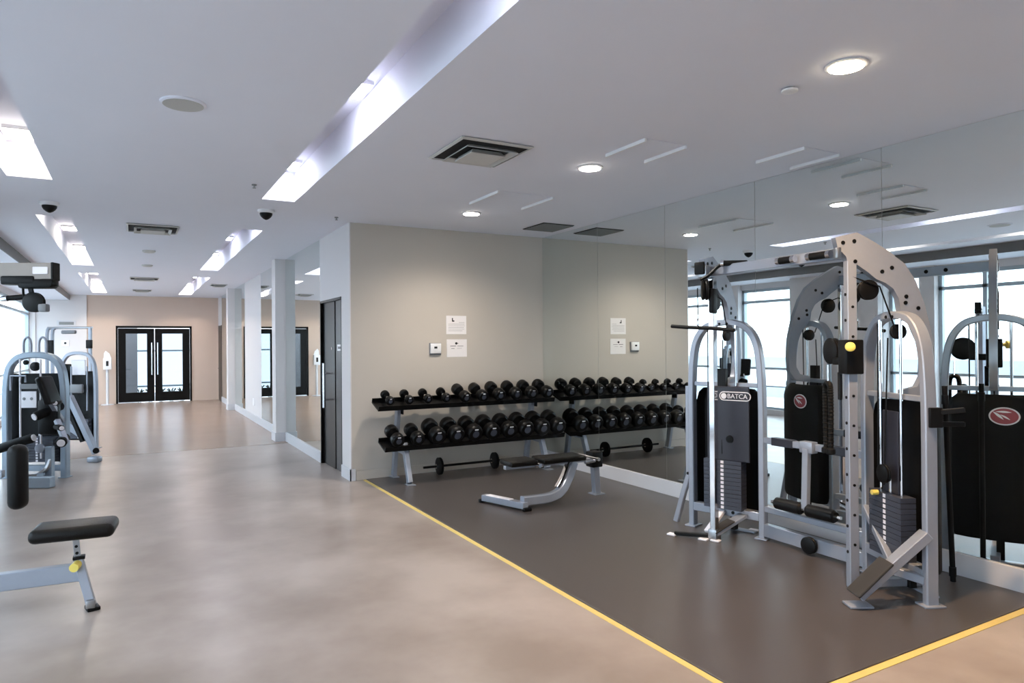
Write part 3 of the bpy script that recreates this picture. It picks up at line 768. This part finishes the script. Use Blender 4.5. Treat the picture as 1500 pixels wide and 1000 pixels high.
# frames joining the two stations
PA = TA @ V((.31, 0, 0)); PB = TB @ V((-.31, 0, 0))
def join(z, w, h, name, m): return MB().bar((PA.x, PA.y, z), (PB.x, PB.y, z), w, h).build(name, m, G)
jb = join(.81, .05, .05, 'grab_bar', M['silver'])
for a, b in ((.12, .34), (.66, .90)):
    p, q = PA.lerp(PB, a), PA.lerp(PB, b)
    MB().bar((p.x, p.y, .81), (q.x, q.y, .81), .062, .062).build('grip_sleeve', M['panel'], jb)
join(.255, .045, .045, 'middle_rail', M['silver'])
lb = join(.085, .06, .10, 'lower_beam', M['silver'])
mid = PA.lerp(PB, .5)
MB().bar((mid.x-.05, mid.y, .80), (mid.x-.07, mid.y, .34), .045, .05, up=(0, 1, 0)).build('roller_post', M['silver'], G)
MB().box((mid.x-.03, mid.y, .81), (.07, .11, .085), bev=.006).build('post_bracket', M['silver'], G)
rx = mid.x-.08
MB().cyl((rx, mid.y-.30, .35), (rx, mid.y+.30, .35), .013, 10).build('roller_axle', M['chrome'], G)
for a, b in ((.02, .26), (-.26, -.02)): MB().lathe((rx, mid.y+a, .35), (rx, mid.y+b, .35), [(0, .035), (.06, .047), (.94, .047), (1, .035)], 18).build('foam_roller', M['vinyl'], G)
pulley(Matrix.Identity(4), (mid.x-.06, mid.y-.02, .085), (1, 0, 0), .062, .04, G)
# overhead beam with pull-up grips
HA = TA @ V((0, -.30, 2.17)); HB = TB @ V((0, -.30, 2.17))
ob = MB().bar(HA, HB, .05, .075).build('overhead_beam', M['silver'], G)
dirv = (HB-HA).normalized(); out = V((dirv.y, -dirv.x, 0));
if out.x > 0: out = -out
holes(Matrix.Identity(4), ob, [HA.lerp(HB, t)-out*.025 for t in (.62, .74)], -out, .016)
for a, b in ((.60, .70), (.80, .92)):
    p, q = HA.lerp(HB, a)+out*.06, HA.lerp(HB, b)+out*.06
    gr = MB().cyl(p, q, .024, 14).build('pull_up_grip', M['grip'], G)
    d_ = (q-p).normalized()*.02
    for e_ in (p, q): MB().cyl(e_-d_, e_+d_*.4, .026, 14).build('end_cap', M['chrome'], gr)
    MB().cyl(p.lerp(q, .5), p.lerp(q, .5)-out*.05, .012, 8).build('grip_bracket', M['chrome'], gr)

# attachments that hang from the gym
lt = thing('lat_bar', 'black lat pulldown bar hanging from the left station of the mirror gym', 'bar', tuple(TA @ V((0, -.484, 1.71))))
pts = [TA @ V(p) for p in ((-.255, -.44, 1.735), (-.10, -.465, 1.722), (.12, -.49, 1.71), (.315, -.515, 1.69))]
MB().tube(pts, .015, 10).build('bar', M['grip'], lt)
lk = MB(TA); lk.tube([(0.0, -.484+.012*math.cos(t), 1.755+.035*math.sin(t)) for t in [2*PI*i/12 for i in range(12)]], .005, 6, closed=True); lk.tube([(.0, -.484, 1.79), (0, -.484, 1.82)], .006, 6)
lk.build('clip', M['chrome'], lt)
rp_top = TB @ V((-.26, -.31, 1.44))
ro = thing('triceps_rope', 'black braided rope hanging between the two gym stations', 'rope', tuple(rp_top))
MB().tube([rp_top, rp_top-V((0, 0, .13))], .007, 6).build('clip', M['chrome'], ro)
for s_ in (-1, 1):
    q = rp_top-V((0, 0, .12)); ax = (TB.to_3x3() @ V((1, 0, 0)))*s_
    path = smoothpath([q, q+ax*.03-V((0, 0, .03)), q+ax*.035-V((0, 0, .2)), q+ax*.03-V((0, 0, .44))], 6)
    m = MB(); seg = 8; n = len(path)
    m.tube(path, .017, 8)
    for k in range(26):
        t = k/26*(n-1); i = int(t); c_ = path[i].lerp(path[min(i+1, n-1)], t-i)
        m.lathe(c_-V((0, 0, .007)), c_+V((0, 0, .007)), [(0, .015), (.5, .021), (1, .015)], 8)
    m.lathe(path[-1]-V((0, 0, .045)), path[-1], [(0, .02), (.2, .03), (.8, .03), (1, .018)], 12)
    m.build('rope_strand', M['grip'], ro)
bx = thing('straight_bar', 'long black straight bar standing upright between the gym and mirror', 'bar', (4.72, 2.53, .009))
MB().cyl((4.72, 2.52, .012), (4.68, 2.54, 1.30), .017, 12).build('bar', M['grip'], bx)
for t in (.05, .93):
    p = V((4.72, 2.52, .012)).lerp(V((4.68, 2.54, 1.30)), t); MB().cyl(p-V((0, 0, .03)), p+V((0, 0, .03)), .022, 12).build('end_sleeve', M['black'], bx)

# ------------------------------------------------------------------ seated row machine at the near left
E = V((-.424, 5.10, 2.073)); ax = V((.905, -.425, 0)).normalized(); bk = V((-ax.y, ax.x, 0)); up = V((0, 0, 1))
RM = thing('cable_row_machine', 'cable machine at the left edge with grey overhead arm and black seat', 'gym machine', (-.7, 5.1, 0))
tw = E-ax*1.35
ar = MB().bar(tw, E, .07, .105).build('overhead_arm', M['armpaint'], RM)
MB().bar(E-ax*.004, E+ax*.012, .076, .112).build('end_cap', M['black'], ar)
MB().bar(E-ax*.11+V((0, 0, .005))-bk*.037, E-ax*.02-bk*.037+V((0, 0, .005)), .003, .045).build('warning_label', M['label'], ar)
MB().bar((tw.x, tw.y, .0), (tw.x, tw.y, 2.12), .10, .10).build('tower', M['silver'], RM)
MB().box((tw.x, tw.y, .01), (.4, .5, .02), bev=.004).build('tower_base', M['silver'], RM)
def rp_(a, z, b=0.): return E+ax*a+up*z+bk*b
hs = MB(); R_ = Matrix((ax, bk, up)).transposed()
hs.box(rp_(-.20, -.055), (.20, .09, .055), R_, .012); hs.box(rp_(-.10, -.075), (.2, .085, .06), R_, .015); hs.box(rp_(-.03, -.07), (.07, .08, .05), R_, .01)
hs.build('pulley_housing', M['black'], RM)
fk = MB(); fk.bar(rp_(-.19, -.09), rp_(-.185, -.17), .012, .03); fk.bar(rp_(-.15, -.08), rp_(-.13, -.17), .012, .03); fk.build('fork', M['black'], RM)
pulley(Matrix.Identity(4), rp_(-.125, -.19), bk, .062, .04, RM)
MB().box(rp_(-.065, -.225), (.05, .05, .05), R_, .01).build('stop_block', M['dgrey'], RM)
gp = MB().cyl(rp_(-.175, -.155), rp_(-.285, -.165), .017, 12).build('handle', M['grip'], RM)
MB().lathe(rp_(-.28, -.165), rp_(-.34, -.17), [(0, .019), (.6, .017), (1, .006)], 12).build('handle_tip', M['chrome'], gp)
# seat, post and floor beam
sc = V((-.318, 5.03, .437)); yaw = -.10
pad('seat_pad', sc.x, sc.y, sc.z+.032, .45, .28, .085, yaw, M['brownvinyl'], RM, tilt=-.0, bev=.038)
po = MB().bar((-.315, 5.0, .43), (-.30, 4.985, .24), .034, .034).build('seat_post', M['steel'], RM)
holes(Matrix.Identity(4), po, [V((-.311, 4.98, .375)), V((-.307, 4.974, .335))], (0, -1, 0), .009)
lg = MB().bar((-.303, 4.99, .30), (-.228, 4.90, .02), .05, .06, up=(0, 1, 0)).build('front_leg', M['silver'], RM)
MB().box((-.224, 4.893, .012), (.07, .09, .022), Matrix.Rotation(.25, 3, 'Z'), .005).build('rubber_foot', M['black'], lg)
MB().box((-.232, 4.86, .045), (.05, .03, .05), bev=.006).build('foot_collar', M['steel'], lg)
MB().cyl((-.303, 4.965, .27), (-.32, 4.90, .265), .026, 16).build('yellow_knob', M['yellow'], RM)
MB().box((-.297, 4.985, .305), (.065, .06, .02), bev=.004).build('post_collar', M['black'], RM)
MB().bar((-.29, 4.985, .215), (-1.15, 5.25, .155), .06, .105).build('seat_beam', M['silver'], RM)
MB().bar((-1.15, 5.25, .155), (tw.x, tw.y, .10), .06, .105).build('floor_beam', M['silver'], RM)
pad('chest_pad', -.655, 5.42, .765, .105, .12, .42, -.5, M['vinyl'], RM, bev=.05)
MB().bar((-.74, 5.50, .78), (tw.x, tw.y, .80), .05, .05).build('pad_arm', M['silver'], RM)

# ------------------------------------------------------------------ far left gym in the corridor
G0 = V((-1.05, 10.206, 0)); GA = V((.8737, -.4865, 0)); GB = V((.4865, .8737, 0))
LT = Matrix((V((GA.x, GB.x, 0, G0.x)), V((GA.y, GB.y, 0, G0.y)), V((0, 0, 1, 0)), V((0, 0, 0, 1))))
LG = thing('multi_gym', 'pale blue stack gym with foam rollers beside the corridor windows', 'gym machine', (G0.x, G0.y, 0))
u_frame(LT, LG, M['bluesilver'], hw=.36, top=1.51, w=.09, t=.075, z0=0.)
for x in (-.10, .09):
    hpts = smoothpath([(x-.045, 0, 1.52), (x-.045, 0, 1.66), (x-.02, 0, 1.72), (x+.02, 0, 1.72), (x+.045, 0, 1.66), (x+.045, 0, 1.52)], 4)
    MB(LT).tube(hpts, .014, 8).build('top_loop', M['silver'], LG)
bp = MB(LT).span((-.37, .08, .18), (.33, .11, 1.28), bev=.01).build('stack_cover', M['shroud'], LG, smooth=False)
cvr = MB(LT).box((.22, -.05, 1.02), (.13, .10, .30), Matrix.Rotation(-.35, 3, 'Y'), .03, 3).build('side_cover', M['panel'], LG)
weight_stack(LT, LG, -.15, .25, -.06, .06, .20, 9)
for x in (-.12, .13): MB(LT).cyl((x, -.10, .25), (x, -.10, 1.46), .011, 10).build('guide_rod', M['label'], LG)
sg = MB(LT).span((-.10, -.115, .87), (.085, -.105, 1.07), bev=.003).build('instruction_plate', M['label'], LG, smooth=False)
hh = MB(LT); hh.cyl((-.06, -.117, .98), (-.06, -.12, .98), .018, 12); hh.cyl((.03, -.117, .98), (.03, -.12, .98), .018, 12); hh.build('printed_dots', M['dgrey'], sg)
lab = MB(LT).span((-.11, -.118, 1.10), (.10, -.105, 1.16)).build('name_strip', M['dgrey'], LG, smooth=False)
pulley(LT, (.03, -.05, 1.37), (0, 1, 0), .055, .04, LG); pulley(LT, (-.09, -.04, 1.42), (0, 1, 0), .03, .03, LG)
hg = MB(LT); hg.tube([(-.22, -.12, 1.08), (-.22, -.12, 1.26), (-.04, -.12, 1.26), (-.04, -.12, 1.18)], .012, 8); hg.build('hanging_handle', M['silver'], LG)
pad('back_pad', *(LT @ V((.44, -.42, 1.10))),   .09, .22, .34, -.5, M['vinyl'], LG, tilt=-.35, bev=.03)
MB(LT).bar((.46, -.40, .95), (.36, -.05, .70), .05, .05).build('pad_support', M['silver'], LG)
def roller(a, b, r, parent, capm='label'):
    o = MB(LT).lathe(a, b, [(0, r*.8), (.05, r), (.95, r), (1, r*.8)], 18).build('foam_roller', M['grip'], parent)
    d_ = (V(a)-V(b)).normalized()
    MB(LT).cyl(V(a)-d_*.004, V(a)+d_*.012, r*.72, 18).build('end_disc', M[capm], o)
roller((.279, -.42, .79), (.40, -.12, .90), .055, LG)
roller((.263, -.42, .545), (-.20, -.44, .40), .055, LG)
roller((.52, -.42, .95), (.42, -.2, .95), .035, LG)
roller((.595, -.42, .655), (.45, -.30, .66), .035, LG)
roller((.60, -.44, .485), (.52, -.25, .52), .058, LG)
MB(LT).span((.22, -.30, .56), (.45, -.20, .98), bev=.03).build('seat_block', M['black'], LG)
MB(LT).bar((.46, -.30, .74), (.62, -.38, .48), .06, .05).build('lever_arm', M['silver'], LG)
MB(LT).bar((.34, -.25, .42), (.34, -.25, .02), .08, .06, up=(0, 1, 0)).build('seat_column', M['bluesilver'], LG)
pulley(LT, (.24, -.28, .40), (0, 1, 0), .055, .03, LG, 'cam_disc', M['silver'])
MB(LT).rect(smoothpath([(.36, -.26, .26), (.34, -.30, .17), (.26, -.34, .10), (.12, -.36, .08)], 5), .05, .04, (.3, 1, 0)).build('curved_brace', M['steel'], LG)
ff = MB(LT).bar((.28, -.62, .065), (.62, -.62, .065), .10, .12).build('front_foot', M['bluesilver'], LG)
MB(LT).bar((.45, -.6, .07), (.10, .0, .09), .07, .08).build('floor_beam', M['bluesilver'], LG)
MB(LT).bar((-.34, 0, .12), (.34, 0, .12), .07, .07).build('base_beam', M['bluesilver'], LG)
MB(LT).bar((.12, -.36, .20), (.14, -.42, .05), .06, .05, up=(0, 1, 0)).build('foot_bracket', M['steel'], LG)

LG2 = thing('stack_machine', 'black stack machine with slanted silver press arm behind the pale blue gym', 'gym machine', (-.76, 12.8, 0))
LT2 = Matrix.Translation((-.76, 12.79, 0)) @ Matrix.Rotation(-PI*.1617, 4, 'Z')
u_frame(LT2, LG2, M['silver'], hw=.28, top=1.51, w=.06, t=.05, z0=0.)
MB(LT2).span((-.26, .06, .12), (.25, .10, 1.22), bev=.02).build('stack_cover', M['shroud'], LG2, smooth=False)
MB(LT2).span((-.28, -.02, 1.02), (-.16, .10, 1.34), bev=.02).build('side_pad', M['black'], LG2)
MB(LT2).span((-.12, .02, 1.16), (.10, .04, 1.40), bev=.01).build('top_sign', M['label'], LG2, smooth=False)
for x in (-.09, .16): MB(LT2).cyl((x, -.03, .6), (x, -.03, 1.3), .012, 8).build('guide_rod', M['silver'], LG2)
weight_stack(LT2, LG2, -.12, .18, -.05, .05, .16, 9)
MB(LT2).box((.03, -.08, .95), (.2, .06, .14), bev=.02).build('handle_yoke', M['dgrey'], LG2)
a0, a1 = LT @ V((-.30, 1.1, .92)), LT @ V((.07, 1.1, .12))
pa = MB().bar(a0, a1, .07, .09, up=(.49, .87, 0)).build('press_arm', M['silver'], LG2)
MB().bar(a0-V((.07, 0, .02)), a0.lerp(a1, .75)-V((.08, 0, .03)), .05, .05, up=(.49, .87, 0)).build('arm_pad', M['vinyl'], LG2)
MB().box((a1.x-.02, a1.y, .04), (.16, .12, .08), Matrix.Rotation(-.5, 3, 'Z'), .02).build('arm_foot', M['silver'], LG2)
MB().bar(LT @ V((-.5, 1.15, .62)), LT @ V((-.05, 1.1, .33)), .06, .10).build('seat_frame', M['silver'], LG2)
MB().bar(LT @ V((-.45, 1.15, .55)), LT @ V((-.45, 1.15, .0)), .06, .06, up=(0, 1, 0)).build('frame_leg', M['silver'], LG2)
MB().cyl(a1+V((.0, -.06, .05)), a1+V((.0, -.1, .05)), .04, 14).build('pivot_cap', M['black'], pa)

PF = thing('pull_up_frame', 'tall silver pull-up frame farthest back by the white wall', 'gym machine', (-1.05, 15.25, 0))
LT3 = Matrix.Translation((-1.05, 15.25, 0)) @ Matrix.Rotation(-PI*.1617, 4, 'Z')
for x in (-.41, -.31): MB(LT3).rect(smoothpath([(x, 0, 0), (x, 0, 1.0), (x, 0, 1.85), (x+.05, 0, 1.96)], 4), .05, .05, (0, 1, 0)).build('upright', M['silver'], PF)
MB(LT3).bar((.40, 0, 0), (.40, 0, 1.98), .05, .05).build('upright', M['silver'], PF)
MB(LT3).cyl((-.40, 0, 1.97), (.44, 0, 1.97), .022, 12).build('top_bar', M['steel'], PF)
MB(LT3).box((0, 0, 1.89), (.26, .08, .07), bev=.02).build('bar_bracket', M['dgrey'], PF)
MB(LT3).box((-.35, -.03, 1.60), (.14, .06, .28), bev=.01).build('side_grip', M['black'], PF)
MB(LT3).box((.40, -.03, 1.66), (.10, .06, .16), bev=.01).build('side_grip', M['black'], PF)
MB(LT3).bar((-.41, .1, .05), (.41, .1, .05), .06, .06).build('base_bar', M['silver'], PF)

# ------------------------------------------------------------------ sky light
wd = bpy.data.worlds.new('sky'); SC.world = wd; wd.use_nodes = True
n = wd.node_tree.nodes; l = wd.node_tree.links
bg = n['Background']
tc = n.new('ShaderNodeTexCoord'); sx = n.new('ShaderNodeSeparateXYZ'); rmp = n.new('ShaderNodeValToRGB')
l.new(tc.outputs['Generated'], sx.inputs[0])
mr = n.new('ShaderNodeMapRange'); mr.inputs['From Min'].default_value = -.2; mr.inputs['From Max'].default_value = .8
l.new(sx.outputs['Z'], mr.inputs['Value']); l.new(mr.outputs['Result'], rmp.inputs['Fac'])
rmp.color_ramp.elements[0].color = (.82, .91, 1., 1); rmp.color_ramp.elements[1].color = (.66, .81, 1., 1)
l.new(rmp.outputs['Color'], bg.inputs['Color'])
bg.inputs['Strength'].default_value = 3.15

# ------------------------------------------------------------------ camera
cam = bpy.data.cameras.new('camera'); co = bpy.data.objects.new('camera', cam); COL.objects.link(co)
cam.sensor_width = 36.; cam.lens = 997.42/1500*36; cam.clip_start = .05; cam.clip_end = 200
r_ = V((.87366, -.48647, -.00797)); u_ = V((.00521, -.00704, .99996)); f_ = V((.48651, .87367, .00362))
Rm = Matrix((r_, u_, -f_)).transposed().to_4x4(); Rm.translation = V((0, 0, 1.6))
co.matrix_world = Rm
SC.camera = co
SC.view_settings.view_transform = 'Standard'; SC.view_settings.look = 'None'; SC.view_settings.gamma = 1.; SC.view_settings.exposure = 1.04
SC.view_settings.use_curve_mapping = False
